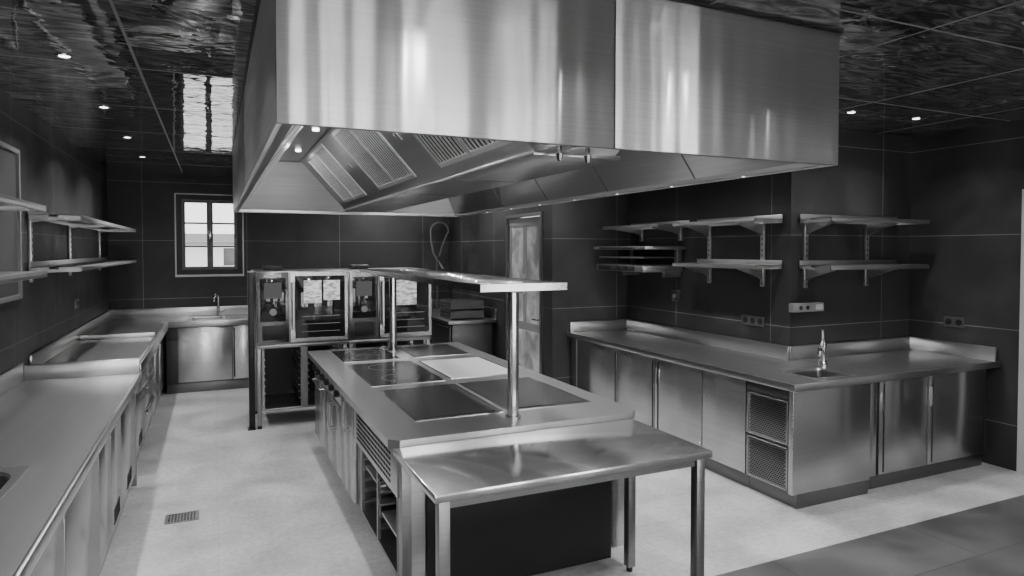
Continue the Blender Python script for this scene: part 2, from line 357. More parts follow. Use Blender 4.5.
for side in (0,1):
    for k in range(8):
        y=2.72+k*.53
        g=G()
        if side==0: p0=Vector((1.25,0,2.35)); p1=Vector((.86,0,zt-.02)); nn=Vector((-.62,0,-.78))
        else: p0=Vector((1.77,0,2.35)); p1=Vector((2.14,0,zt-.02)); nn=Vector((.62,0,-.78))
        d=(p1-p0); L=d.length; d.normalize(); nn=(nn-d*nn.dot(d)).normalized()
        M=Matrix(((d.x,0,nn.x,(p0.x+p1.x)/2),(0,1,0,y+.25),(d.z,0,nn.z,(p0.z+p1.z)/2),(0,0,0,1)))
        if k!=2 and k!=5:
            n=9
            for j in range(n):
                yy=-.205+.41*j/(n-1)
                g.box(-L/2+.03,L/2-.03,yy-.012,yy+.012,-.003,.010,0,M)
            g.box(-L/2,-L/2+.03,-.25,.25,-.003,.014,0,M).box(L/2-.03,L/2,-.25,.25,-.003,.014,0,M)
            g.box(-L/2,L/2,-.255,-.24,-.003,.014,0,M).box(-L/2,L/2,.24,.255,-.003,.014,0,M)
            t.part("baffle_filter",HLF,g,label="slatted grease filter")
            t.part("filter_gap",HOL,G().box(-L/2+.02,L/2-.02,-.245,.245,-.002,.006,0,M),label="dark slots behind filter slats")
        else:
            g.box(-L/2,L/2,-.245,.245,-.003,.01,0,M)
            g.box(-.03,.03,-.04,.04,.01,.02,.003,M)
            t.part("blank_panel",HIN,g)
HL=((.74,2.9),(.74,4.1),(.74,5.4),(.74,6.6),(2.28,3.2),(2.28,4.6),(2.28,6.0))
for x,y in HL:
    t.part("hood_lamp",LAMP,G().cyl((x,y,zt+.009),(x,y,zt-.004),.026),label="round recessed hood lamp")
for k in range(7):
    y=2.9+k*.65
    t.part("rim_light",RIML,G().cyl((X1-.04,y,ZB+.006),(X1-.04,y,ZB),.009,12),label="tiny rim light")
for x in (1.36,1.5):
    g=G().cyl((x,2.5,2.32),(x,2.5,2.255),.010,12).cyl((x,2.5,2.265),(x,2.5,2.235),.018,12,.010)
    g.box(x-.02,x+.02,2.48,2.62,2.31,2.325,.003)
    t.part("spray_nozzle",CHR,g)

# ---------------------------------------------------------------- downlights
def disk(x,y,z,p,r=.12,spread=None):
    l=bpy.data.lights.new("spot","AREA"); l.shape='DISK'; l.size=r; l.energy=p
    if spread: l.spread=math.radians(spread)
    o=bpy.data.objects.new("downlight_lamp",l); o.location=(x,y,z); COL.objects.link(o); return o
DL=[(-.75,y,15,.07) for y in (1.4,2.9,4.37,5.8,7.25,8.7)]+[(4.55,3.6,10,.07),(5.25,3.55,10,.07),(3.3,5.0,19,.07),(3.3,6.2,16,.07),(3.3,3.8,19,.07)]  # lamps over the right aisle are added, hidden behind the hood
DL+=[(.88,.9,36,.04),(2.53,.9,36,.04),(4.13,.9,36,.04),(1.7,8.6,14,.07),(5.4,1.2,12,.07),(3.15,8.2,12,.07)]  # lamp by the passage door is added to lift it, hidden by hood
DL+=[(x,-1.0,24,.07) for x in (-.2,1.3,2.8,4.3)]  # row added behind the camera to draw thin streaks on the hood
for x,y,pw,sz in DL:
    t=Thing("downlight","small round recessed ceiling downlight, lit","ceiling light",(x,y,H),"ceiling downlights")
    g=G(); n=24
    prof=[(.028,-.002),(.038,-.008),(.042,-.006),(.043,.0)]
    g.loops([[(x+r*math.cos(2*math.pi*k/n),y+r*math.sin(2*math.pi*k/n),H+z) for k in range(n)] for r,z in prof])
    t.part("lamp_ring",CHR,g)
    t.part("lamp_lens",LAMP,G().cyl((x,y,H-.001),(x,y,H-.005),.027))
    disk(x,y,H-.02,pw,sz,160 if y<1.3 else 135)

# ---------------------------------------------------------------- helpers
def rrect(x0,x1,y0,y1,r,z,n=6):
    o=[]
    for cx,cy,a0 in ((x1-r,y1-r,0),(x0+r,y1-r,90),(x0+r,y0+r,180),(x1-r,y0+r,270)):
        for k in range(n+1):
            a=math.radians(a0+90*k/n); o.append((cx+r*math.cos(a),cy+r*math.sin(a),z))
    return o
def sink(t,x0,x1,y0,y1,z,dep=.2,mat=ST,r=.06):
    e=.02
    ls=[rrect(x0-e,x1+e,y0-e,y1+e,.01,z+.0005),rrect(x0-e,x1+e,y0-e,y1+e,.01,z+.004),rrect(x0+.012,x1-.012,y0+.012,y1-.012,r,z+.004),
        rrect(x0+.016,x1-.016,y0+.016,y1-.016,r,z-.01),rrect(x0+.02,x1-.02,y0+.02,y1-.02,r,z-dep+.03),rrect(x0+.05,x1-.05,y0+.05,y1-.05,r*.8,z-dep)]
    t.part("sink_rim",ST,G().loops(ls[:4]))
    b=t.part("basin",mat,G().loops(ls[3:],True))
    xc,yc=(x0+x1)/2,(y0+y1)/2
    t.part("drain",CHR,G().cyl((xc,yc,z-dep),(xc,yc,z-dep+.008),.035,20),parent=b)
def arc(c,r,a0,a1,n,plane):
    o=[]
    for k in range(n+1):
        a=math.radians(a0+(a1-a0)*k/n); u,v=r*math.cos(a),r*math.sin(a)
        o.append((c[0]+plane[0]*u,c[1]+plane[1]*u,c[2]+v))
    return o
def faucet(x,y,z,dirx,diry,h=.24,r=.07,label="chrome gooseneck tap beside a sink",s=.012):
    t=Thing("faucet",label,"tap",(x,y,z))
    t.part("tap_base",CHR,G().cyl((x,y,z),(x,y,z+.045),.026).cyl((x,y,z+.045),(x,y,z+.075),.026,20,.014))
    pts=[(x,y,z+.05),(x,y,z+h-r)]
    pts+=arc((x+dirx*r,y+diry*r,z+h-r),r,180,10,12,(dirx,diry)); e=pts[-1]
    pts.append((e[0],e[1],e[2]-.03))
    t.part("spout",CHR,G().tube(pts,s,12))
    t.part("lever",CHR,G().cyl((x,y,z+.04),(x-diry*.05,y+dirx*.05,z+.05),.009).cyl((x-diry*.05,y+dirx*.05,z+.05),(x-diry*.1,y+dirx*.1,z+.085),.006))
    return t

def cabinet(name,label,axis,fpos,sgn,u0,u1,depth,doors,zb=.12,zt=.855,cat="cabinet",group=None,mat=None,zbody=None,pl=None):
    """door side: 'l','r' bar handle; 'L','R' slim recessed dark edge grip only"""
    mat=mat or STF
    def bx(g,a,b,p,q,c,d,bev=0.0):
        w0,w1=fpos+sgn*p,fpos+sgn*q
        if axis=='x': g.box(min(w0,w1),max(w0,w1),a,b,c,d,bev)
        else: g.box(a,b,min(w0,w1),max(w0,w1),c,d,bev)
        return g
    c=(fpos-sgn*depth/2,(u0+u1)/2,0) if axis=='x' else ((u0+u1)/2,fpos-sgn*depth/2,0)
    t=Thing(name,label,cat,c,group)
    t.part("body",BODY,bx(G(),u0+.002,u1-.002,-depth,-.022,zb,zbody or zt,.003))
    if zbody: t.part("top_rail",BODY,bx(G(),u0+.002,u1-.002,-.06,-.022,zbody,zt,.003))
    t.part("plinth",PLIN,bx(G(),u0+.002,u1-.002,-depth+.03,-.045,0,zb,.002))
    for (a,b,z0,z1,hs,ty) in doors:
        if ty in('door','drawer'):
            d=t.part(ty,mat,bx(G(),a+.005,b-.005,-.021,0,z0,z1,.004))
            g=G()
            if ty=='door':
                if hs in('l','r'):
                    u=a+.035 if hs=='l' else b-.035
                    zm=z1-.17
                    bx(g,u-.010,u+.010,0,.004,zm-.08,zm+.08,.001); bx(g,u-.010,u-.005,.004,.016,zm-.07,zm+.07,.001)
                    t.part("handle",ST,g,parent=d)
                    g=G(); bx(g,u+(.014 if hs=='l' else -.028),u+(.028 if hs=='l' else -.014),0,.002,z0+.02,z1-.02)
                    t.part("door_edge_grip",PLB,g,parent=d)
                elif hs in('L','R'):
                    u=a+.022 if hs=='L' else b-.022
                    bx(g,u-.009,u+.009,0,.002,z0+.03,z1-.03)
                    t.part("door_edge_grip",PLB,g,parent=d)
                elif hs in ('T','V'):
                    bx(g,(a+b)/2-.09,(a+b)/2+.09,0,.002,z1-.06,z1-.035)
                    t.part("finger_pull",PLB,g,parent=d)
                    if hs=='V':
                        g=G()
                        for i in range(4): bx(g,(a+b)/2-.13,(a+b)/2+.13,0,.002,z0+.05+i*.025,z0+.062+i*.025)
                        t.part("vent_slots",HOL,g,parent=d,label="low ventilation slots")
            else:
                bx(g,a+.03,b-.03,0,.02,z1-.022,z1-.014,.002); bx(g,a+.03,b-.03,.014,.02,z1-.036,z1-.014,.002)
                t.part("handle",ST,g,parent=d)
        elif ty=='vent':
            d=t.part("vent_panel",STD,bx(G(),a+.004,b-.004,-.021,0,z0,z1,.004))
            st=.0145
            n=int((z1-z0-.05)/st)
            g=G(); m=max(4,int((b-a-.08)/.021))
            for i in range(n):
                zz=z0+.033+i*st
                for j in range(m):
                    w=(b-a-.09)/m
                    uu=a+.045+w*(j+.5)+(w*.25 if i%2 else -w*.25)
                    bx(g,uu-w*.33,uu+w*.33,0,.0015,zz-st*.28,zz+st*.28)
            t.part("vent_slots",HOL,g,parent=d,label="rows of dark ventilation slots")
            g=G()
            for (p,q,r_,s_) in ((a+.02,b-.02,z0+.01,z0+.017),(a+.02,b-.02,z1-.017,z1-.01),(a+.02,a+.027,z0+.01,z1-.01),(b-.027,b-.02,z0+.01,z1-.01)): bx(g,p,q,0,.006,r_,s_)
            t.part("grille_frame",mat,g,parent=d)
        elif ty=='panel':
            t.part("panel",mat,bx(G(),a+.005,b-.005,-.021,0,z0,z1,.004))
        elif ty=='dark':
            t.part("control_panel",BODY,bx(G(),a+.005,b-.005,-.021,0,z0,z1,.004))
    return t

# ---------------------------------------------------------------- right counter
A=[(3.68,4.505,3.33,6.585),(4.505,6.065,3.33,4.135)]
us,vs,f=holes([(4.02,4.42,3.45,3.76)],A)
t=Thing("worktop","continuous L-shaped stainless steel worktop with raised back edge","worktop",(4.5,4.2,.86))
t.part("slab",TOP,G().grid(us,vs,f,'z',.86,.9))
for b_ in ((4.485,4.51,4.14,6.565),(4.51,6.045,4.115,4.14),(6.045,6.07,3.36,4.14),(3.72,4.51,6.565,6.59)):
    t.part("upstand",ST,G().box(*b_,.9,1.02,.003))
t.part("front_rim",ST,G().box(3.675,3.69,3.336,6.585,.855,.908,.004)); t.part("front_rim",ST,G().box(3.675,6.065,3.322,3.336,.855,.908,.004))
sink(t,4.02,4.42,3.45,3.76,.9,.14,mat=STD,r=.04)
fx,fy=4.51,3.80
t2=Thing("faucet","chunky chrome column tap beside the small hand sink","tap",(fx,fy,.901))
t2.part("tap_base",CHR,G().cyl((fx,fy,.901),(fx,fy,.925),.036).cyl((fx,fy,.925),(fx,fy,.95),.034,20,.025).cyl((fx,fy,.95),(fx,fy,1.06),.025))
t2.part("spout",CHR,G().tube([(fx,fy,1.0),(fx-.08,fy-.05,1.05),(fx-.14,fy-.09,1.06),(fx-.17,fy-.11,1.045),(fx-.175,fy-.113,1.02)],.016))
t2.part("lever",CHR,G().cyl((fx,fy,1.06),(fx,fy,1.075),.027,20,.03).cyl((fx,fy,1.075),(fx,fy,1.11),.03,20,.014).tube([(fx,fy,1.10),(fx-.015,fy-.01,1.15),(fx-.04,fy-.03,1.2)],.010))
D=.78
zb,zt_=.12,.845
GR="steel base cabinets under the L-shaped worktop"
cabinet("base_cabinet","stainless steel base cabinet with single dark-edged door","x",3.72,-1,5.62,6.56,D,[(5.62,6.42,zb,zt_,'L','door'),(6.42,6.56,zb,zt_,'','panel')],zb=.11,group=GR)
cabinet("base_cabinet","stainless steel base cabinet with single plain door","x",3.72,-1,4.99,5.62,D,[(4.99,5.62,zb,zt_,'L','door')],zb=.11,group=GR)
cabinet("base_cabinet","stainless steel refrigerated cabinet with vertical door grip","x",3.72,-1,4.33,4.99,D,[(4.33,4.99,zb,zt_,'r','door')],zb=.11,group=GR)
cabinet("base_cabinet","stainless steel base cabinet with flat panel","x",3.72,-1,3.83,4.33,D,[(3.83,4.33,zb,zt_,'','panel')],zb=.11,group=GR)
cabinet("refrigeration_unit","steel compressor housing with perforated vent panels","x",3.72,-1,3.40,3.83,.28,[(3.40,3.83,.115,.44,'','vent'),(3.40,3.83,.445,.775,'','vent'),(3.40,3.83,.78,zt_,'','dark')],zb=.11,cat="refrigeration unit")
cabinet("base_cabinet","stainless steel corner cabinet with wide plain panel","y",3.38,-1,4.505,4.60,.74,[(4.505,4.6,zb,zt_,'','panel')],zb=.11)
t=Thing("end_panel","wide plain brushed steel panel covering the counter corner","panel",(4.1,3.38,0))
t.part("panel",STF,G().box(3.70,4.5,3.36,3.398,.11,.85,.004)); t.part("plinth",PLIN,G().box(3.76,4.5,3.375,3.398,0,.109))
cabinet("base_cabinet","stainless steel two-door base cabinet with vertical grips","y",3.38,-1,4.60,6.0,.74,[(4.62,5.2,zb,zt_,'l','door'),(5.2,5.95,zb,zt_,'l','door')],zb=.11)

# ---------------------------------------------------------------- wall shelves
def rack(name,label,axis,wall,sgn,u0,u1,zs,depth=.34,ups=None,group=None,thick=.035,zu=None,bd=.11):
    def bx(g,a,b,p,q,c,d,bev=0.0):
        w0,w1=wall+sgn*p,wall+sgn*q
        if axis=='x': g.box(min(w0,w1),max(w0,w1),a,b,c,d,bev)
        else: g.box(a,b,min(w0,w1),max(w0,w1),c,d,bev)
        return g
    c=(wall,(u0+u1)/2,zs[0]) if axis=='x' else ((u0+u1)/2,wall,zs[0])
    t=Thing(name,label,"shelf",c,group)
    ups=ups or (u0+.15,u1-.15)
    z0,z1=(zu or (min(zs)-.2,max(zs)+.03))
    for u in ups:
        p=t.part("upright",SHF,bx(G(),u-.022,u+.022,.001,.025,z0,z1,.002))
        g=G(); n=int((z1-z0)/.05)
        for i in range(n): bx(g,u-.005,u+.005,.025,.0265,z0+.02+i*.05,z0+.04+i*.05)
        t.part("slot",HOL,g,parent=p,label="punched slots")
    for z in zs:
        g=G(); bx(g,u0,u1,.025,depth,z-.004,z,0); bx(g,u0,u1,depth-.012,depth,z-thick,z,.003); bx(g,u0,u1,.022,.03,z-thick,z+.04,.002)
        bx(g,u0,u0+.008,.025,depth,z-thick,z); bx(g,u1-.008,u1,.025,depth,z-thick,z)
        bx(g,u0,u1,depth*.5-.03,depth*.5+.03,z-.018,z-.004)
        t.part("shelf_board",SHF,g)
        for u in ups:
            poly=[(.02,z-.02),(depth-.03,z-.02),(depth-.03,z-.04),(.10,z-bd*.75),(.02,z-bd)]
            g=G()
            if axis=='x': g.prism([(wall+sgn*a,b) for a,b in poly],'y',u-.014,u+.014) 
            else: g.prism([(wall+sgn*a,b) for a,b in poly],'x',u-.014,u+.014)
            t.part("bracket",SHF,g)
    return t
rack("wall_shelf","two-tier stainless steel shelf bracketed on dark tiles","x",4.52,-1,4.22,5.32,(1.72,2.12),ups=(4.45,5.15),group="two-tier steel wall shelves",bd=.14)
rack("wall_shelf","two-tier stainless steel shelf bracketed on dark tiles","y",4.15,-1,4.6,5.85,(1.72,2.12),ups=(4.68,5.45),group="two-tier steel wall shelves",bd=.14)
rack("wall_shelf","single upper stainless steel wall shelf above warming rack","x",4.52,-1,5.45,6.5,(2.12,),ups=(5.6,6.3),zu=(1.95,2.14),depth=.42)
rack("wall_shelf","long two-tier stainless steel shelf on dark tiled wall","x",-1.3,1,6.0,9.9,(1.72,2.12),ups=(6.1,7.6,9.4),depth=.36,bd=.06,zu=(1.6,2.15))
rack("wall_shelf","two-tier stainless steel shelf on dark tiled wall","x",-1.3,1,2.6,4.85,(1.72,2.12),ups=(2.9,4.6),depth=.36,bd=.06,zu=(1.6,2.15))
# salamander
t=Thing("salamander_grill","slim stainless steel open salamander grill mounted on wall","grill",(4.3,6.0,1.55))
t.part("base_tray",SHF,G().box(3.99,4.5,5.55,6.45,1.62,1.69,.005))
t.part("heating_hood",SHF,G().box(3.98,4.5,5.5,6.5,1.855,1.89,.006))
g=G()
for i in range(16): g.cyl((4.02,5.6+i*.052,1.77),(4.48,5.6+i*.052,1.77),.005,8)
g.cyl((4.02,5.58,1.77),(4.02,6.42,1.77),.008,8).cyl((4.48,5.58,1.77),(4.48,6.42,1.77),.008,8)
t.part("wire_grid",SHF,g)
t.part("column",STD,G().box(4.44,4.5,5.56,5.62,1.69,1.855,.003)); t.part("column",STD,G().box(4.44,4.5,6.38,6.44,1.69,1.855,.003))
t.part("handle",PLB,G().tube([(3.98,5.7,1.872),(3.94,5.7,1.872),(3.94,6.3,1.872),(3.98,6.3,1.872)],.009))
t.part("control_strip",PLB,G().box(3.984,3.991,5.7,6.4,1.63,1.68,.002))
for y in (5.8,5.95,6.1): t.part("knob",CHR,G().cyl((3.984,y,1.655),(3.96,y,1.655),.018,16))
for y in (5.6,6.36): t.part("wall_bracket",STD,G().box(4.3,4.52,y,y+.04,1.56,1.62))
def socket(axis,wall,sgn,us_,z,mat,label):
    c=(wall,us_[0],z) if axis=='x' else (us_[0],wall,z)
    t=Thing("socket",label,"power socket",c)
    def bx(a,b,p,q,c_,d,bev=.002):
        w0,w1=wall+sgn*p,wall+sgn*q; g=G()
        if axis=='x': g.box(min(w0,w1),max(w0,w1),a,b,c_,d,bev)
        else: g.box(a,b,min(w0,w1),max(w0,w1),c_,d,bev)
        return g
    t.part("frame",mat,bx(us_[0]-.045,us_[-1]+.045,.0,.012,z-.045,z+.045))
    for u in us_:
        if axis=='x': t.part("outlet",PLB,G().cyl((wall+sgn*.012,u,z),(wall+sgn*.015,u,z),.028))
        else: t.part("outlet",PLB,G().cyl((u,wall+sgn*.012,z),(u,wall+sgn*.015,z),.028))
SOC,_,_=base_mat("dark_socket_plastic",.05,0,.35)
socket('x',4.52,-1,(4.48,4.57,4.66),1.2,SOC,"triple dark power socket above the worktop")
socket('x',6.08,-1,(3.68,3.77),1.2,SOC,"double dark power socket above the worktop")
socket('x',-1.3,1,(7.9,8.0),1.3,GRY,"double grey wall socket above worktop")
t=Thing("socket_rail","pale wall-mounted supply rail with small round outlets","power rail",(4.7,4.1,1.35))
t.part("housing",GRY,G().box(4.5,4.86,4.09,4.149,1.315,1.39,.006))
for i,x in enumerate((4.58,4.66)): t.part("outlet",PLB,G().cyl((x,4.09,1.352),(x,4.084,1.352),.018))
t.part("label_plate",WHT,G().box(4.76,4.84,4.087,4.09,1.33,1.375))
t=Thing("fan_control_box","small dark control box mounted on tiles","control box",(4.51,5.66,1.36))
t.part("housing",GRYD,G().box(4.485,4.519,5.6,5.72,1.3,1.42,.006)); t.part("knob",GRY,G().cyl((4.485,5.66,1.36),(4.465,5.66,1.36),.022))

# ---------------------------------------------------------------- island
IX0,IX1,IY0,IY1=.84,2.21,3.24,6.33
t=Thing("cooking_island","long stainless steel cooking island with doors and open tray bay","cooking island",(1.52,4.8,0))
c=.05
t.part("worktop",TOP,G().prism([(.78,IY0-.06+c),(.78+c,IY0-.06),(2.27-c,IY0-.06),(2.27,IY0-.06+c),(2.27,6.38),(.78,6.38)],'z',.855,.9))
us,vs,f=holes([(3.36,4.3,.14,.56)],[(IY0,IY1,.12,.855)])
t.part("body",STD,G().grid(us,vs,f,'x',IX0+.02,1.45))
t.part("body",STD,G().box(1.45,IX1,IY0,IY1,.12,.855))
t.part("plinth",PLB,G().box(IX0+.08,IX1-.06,IY0+.06,IY1-.05,0,.12))
t.part("front_panel",BLK,G().box(.98,2.1,IY0-.022,IY0,.06,.82,.004),label="black end panel")
t.part("end_stile",ST,G().box(.84,.97,IY0-.02,IY0,.1,.855,.003)); t.part("end_stile",ST,G().box(2.11,2.21,IY0-.02,IY0,.1,.855,.003))
vp=t.part("vent_panel",ST,G().box(IX0-.005,IX0+.02,3.26,4.38,.58,.85,.003))
g=G()
for i in range(7):
    for j in range(24): g.box(IX0-.0065,IX0-.005,3.40+j*.038,3.424+j*.038,.615+i*.030,.631+i*.030)
t.part("vent_slots",HOL,g,parent=vp,label="rows of small punched vents")
for k in range(5):
    z=.2+k*.07
    for a,b in ((3.365,3.41),(4.25,4.295),(3.80,3.86)):
        t.part("tray_runner",SHF,G().box(IX0+.03,1.4,a,b,z,z+.012))
t.part("bay_tray",SHF,G().box(IX0+.04,1.38,3.40,3.81,.29,.305,.003),label="shallow steel tray resting on runners")
t.part("bay_tray",SHF,G().box(IX0+.04,1.38,3.85,4.26,.43,.445,.003),label="shallow steel tray resting on runners")
for a,b in ((3.34,3.37),(3.82,3.84),(4.28,4.3)): t.part("rack_upright",SHF,G().box(IX0+.02,IX0+.04,a,b,.14,.57))
def islpart(name,a,b,z0,z1,mat=STF): return t.part(name,mat,G().box(IX0-.004,IX0+.02,a,b,z0,z1,.004))
for a,b,hs in ((4.40,4.63,4.60),(4.64,4.88,4.67),(4.89,5.28,5.24),(5.29,5.68,5.33)):
    z1=.84 if a<4.8 else .69
    d=islpart("door",a,b,.14,z1)
    t.part("handle",CHR,G().tube([(IX0-.004,hs,z1-.05),(IX0-.035,hs,z1-.05),(IX0-.035,hs,z1-.25),(IX0-.004,hs,z1-.25)],.007),parent=d)
d=islpart("door",5.69,6.3,.14,.69)
t.part("handle",CHR,G().tube([(IX0-.004,5.75,.66),(IX0-.035,5.75,.66),(IX0-.035,6.24,.66),(IX0-.004,6.24,.66)],.007),parent=d)
cp=islpart("control_panel",4.89,6.3,.70,.84,ST)
for k in range(6):
    y=5.0+k*.24
    t.part("knob",PLB,G().cyl((IX0-.004,y,.77),(IX0-.035,y,.77),.026,20).box(IX0-.042,IX0-.034,y-.004,y+.004,.75,.79),parent=cp)

def inset(name,label,cat,x0,x1,y0,y1,surf,kind):
    z=.9; t=Thing(name,label,cat,((x0+x1)/2,(y0+y1)/2,z))
    us,vs,f=holes([(x0+.016,x1-.016,y0+.016,y1-.016)],[(x0,x1,y0,y1)])
    t.part("frame",CHR,G().grid(us,vs,f,'z',z,z+.003))
    s=t.part("cooking_surface",surf,G().box(x0+.017,x1-.017,y0+.017,y1-.017,z,z+.004))
    if kind=='hob':
        n=48
        for cy in ((y0*.75+y1*.25),(y0*.25+y1*.75)):
            for R in (.14,):
                g=G(); cx=(x0+x1)/2
                g.loops([[(cx+q*math.cos(2*math.pi*k/n),cy+q*math.sin(2*math.pi*k/n),z+.0045) for k in range(n)] for q in (R,R-.004)])
                t.part("zone_marking",MRK,g,parent=s,label="thin faint cooking zone ring")
    if kind=='griddle':
        t.part("grease_channel",HOL,G().box(x0+.04,x1-.04,y0+.03,y0+.045,z+.004,z+.0045),parent=s)
    return t
inset("griddle","flush dark steel griddle plate in the island top","griddle",1.0,1.535,3.5,4.38,GRD,'griddle')
inset("griddle","flush dark steel griddle plate in the island top","griddle",1.565,2.13,3.5,4.38,GRD,'griddle')
inset("induction_hob","black glass induction hob set in a steel frame","hob",.98,1.52,4.52,5.46,HOBG,'hob')
inset("solid_top_plate","bright polished steel solid-top cooking plate","cooking plate",1.57,2.13,4.56,5.40,PLT,'plate')
inset("induction_hob","small black glass induction hob set in steel frame","hob",.98,1.47,5.6,6.25,HOBG,'hob')
inset("griddle","small polished steel griddle at the island end","griddle",1.6,2.12,5.6,6.25,GRD,'griddle')

t=Thing("gantry_shelf","stainless steel overshelf on two round posts above island","shelf",(1.53,4.75,.9))
t.part("shelf_board",SLAT,G().grid(*holes([(1.285,1.775,3.22,6.38)],[(1.27,1.79,3.2,6.4)]),'z',1.628,1.668))
t.part("shelf_pan",BLK,G().box(1.285,1.775,3.22,6.38,1.632,1.652))
g=G()
for k in range(39): g.box(1.285,1.775,3.235+k*.081,3.283+k*.081,1.652,1.667,.003)
t.part("slatted_surface",SLAT,g,label="fine steel cross slats")
t.part("underside_rail",STD,G().box(1.50,1.56,3.3,6.3,1.612,1.631,.003))
for y in (3.36,6.1):
    t.part("post",CHR,G().cyl((1.53,y,.9),(1.53,y,1.613),.033,28))
    t.part("post_collar",CHR,G().cyl((1.53,y,.9),(1.53,y,.912),.046,28))

# side table
t=Thing("side_table","low open stainless steel table butted against cooking island","table",(1.5,2.83,0))
t.part("tabletop",TOPX,G().box(.79,2.21,2.49,3.172,.832,.868,.006))
for x,y in ((.84,2.54),(2.16,2.54),(.84,3.12),(2.16,3.12)):
    l=t.part("leg",STD,G().box(x-.024,x+.024,y-.024,y+.024,.03,.832,.0012),label="square steel leg")
    t.part("foot",PLB,G().cyl((x,y,0),(x,y,.032),.018),parent=l)
for b_ in ((.867,2.133,2.53,2.55),(.83,.85,2.567,3.093),(2.15,2.17,2.567,3.093)): t.part("apron",STD,G().box(*b_,.79,.832))

# ---------------------------------------------------------------- ovens
PAPER,ntp,bp=base_mat("printed_paper",.6,0,.7)
pn=noise(ntp,(14,1,40),1.0,3)
ntp.links.new(rng(ntp,pn.outputs["Fac"],.3,.8,.4,.55),bp.inputs["Base Color"])
OVF=steel("oven_front_steel",.34,.26)
OVC=steel("oven_control_steel",.2,.26)
def oven(x0,idx):
    y0=7.15; x1=x0+.93; z0,z1=.87,1.63
    t=Thing("combi_oven","stainless steel combi oven with glass door and control panel","oven",((x0+x1)/2,y0+.4,z0),"combi ovens on stands")
    t.part("body",STD,G().box(x0,x1,y0+.03,y0+.8,z0,z1,.008))
    t.part("top_vent",BLK,G().box(x0+.1,x0+.3,y0+.4,y0+.6,z1,z1+.05,.01))
    cp=t.part("control_panel",OVC,G().box(x0+.01,x0+.32,y0,y0+.03,z0+.02,z1-.01,.006))
    t.part("display",GLS,G().box(x0+.04,x0+.29,y0-.004,y0,z0+.24,z1-.07,.003),parent=cp)
    t.part("screen",DISP,G().box(x0+.08,x0+.25,y0-.006,y0-.004,z1-.28,z1-.12),parent=cp,label="softly lit touch screen")
    t.part("label_strip",WHT,G().box(x0+.08,x0+.25,y0-.002,y0,z1-.055,z1-.035),parent=cp,label="small pale label strip")
    t.part("knob",GRY,G().cyl((x0+.165,y0-.004,z0+.34),(x0+.165,y0-.03,z0+.34),.034,28),parent=cp)
    t.part("hand_shower_hatch",BLK,G().box(x0+.06,x0+.27,y0-.003,y0,z0+.05,z0+.2,.003),parent=cp)
    us,vs,f=holes([(x0+.38,x1-.04,z0+.06,z1-.05)],[(x0+.335,x1-.01,z0+.02,z1-.01)])
    d=t.part("door",OVF,G().grid(us,vs,f,'y',y0-.02,y0+.03))
    t.part("door_glass",GLS,G().box(x0+.375,x1-.035,y0-.008,y0+.02,z0+.055,z1-.045,.002),parent=d)
    t.part("handle",ST,G().tube([(x0+.36,y0-.02,z1-.12),(x0+.36,y0-.07,z1-.12),(x0+.36,y0-.07,z0+.16),(x0+.36,y0-.02,z0+.16)],.014),parent=d)
    for k in range(3): t.part("rack_line",GRY,G().box(x0+.45,x1-.09,y0-.0105,y0-.009,z0+.12+k*.08,z0+.126+k*.08),parent=d,label="oven rack glimpsed through the glass")
    if idx==0:
        t.part("paper_sheet",PAPER,G().box(x0+.47,x0+.65,y0-.013,y0-.011,z0+.42,z0+.66),parent=d,label="printed paper sheet taped on the glass")
        t.part("paper_sheet",PAPER,G().box(x0+.67,x0+.84,y0-.013,y0-.011,z0+.45,z0+.66),parent=d)
    else: t.part("paper_sheet",PAPER,G().box(x0+.5,x0+.75,y0-.013,y0-.011,z0+.37,z0+.65),parent=d,label="printed paper sheet taped on the glass")
    s=Thing("oven_stand","open stainless steel oven stand with tray runners","stand",((x0+x1)/2,y0+.4,0),"oven stands")
    for x,y in ((x0+.03,y0+.06),(x1-.03,y0+.06),(x0+.03,y0+.76),(x1-.03,y0+.76)):
        l=s.part("leg",STD,G().box(x-.02,x+.02,y-.02,y+.02,.03,.83,.003)); s.part("foot",PLB,G().cyl((x,y,0),(x,y,.032),.022),parent=l)
    s.part("top_frame",STD,G().box(x0,x1,y0+.03,y0+.8,.83,.868,.004))
    s.part("lower_shelf",STD,G().box(x0+.05,x1-.05,y0+.05,y0+.77,.18,.2,.003))
    for k in range(7):
        z=.28+k*.07
        for x in (x0+.06,x0+.42,x0+.5,x1-.09): s.part("tray_runner",ST,G().box(x,x+.03,y0+.08,y0+.74,z,z+.008))
    for a,b in ((.44,.51),(.06,.08),(.85,.87)): s.part("rack_upright",STD,G().box(x0+a,x0+b,y0+.05,y0+.078,.2,.83))
    s.part("back_panel",BLK,G().box(x0+.05,x1-.05,y0+.742,y0+.747,.2,.83))
oven(.375,0); oven(1.31,1)
t=Thing("service_post","slim dark service post standing beside the oven","post",(.335,7.25,0))
t.part("column",BLK,G().box(.305,.362,7.2,7.28,.01,1.62,.004)); t.part("foot_plate",BLK,G().box(.29,.365,7.18,7.3,0,.01)); t.part("cap",STD,G().box(.30,.366,7.195,7.285,1.62,1.635,.003))

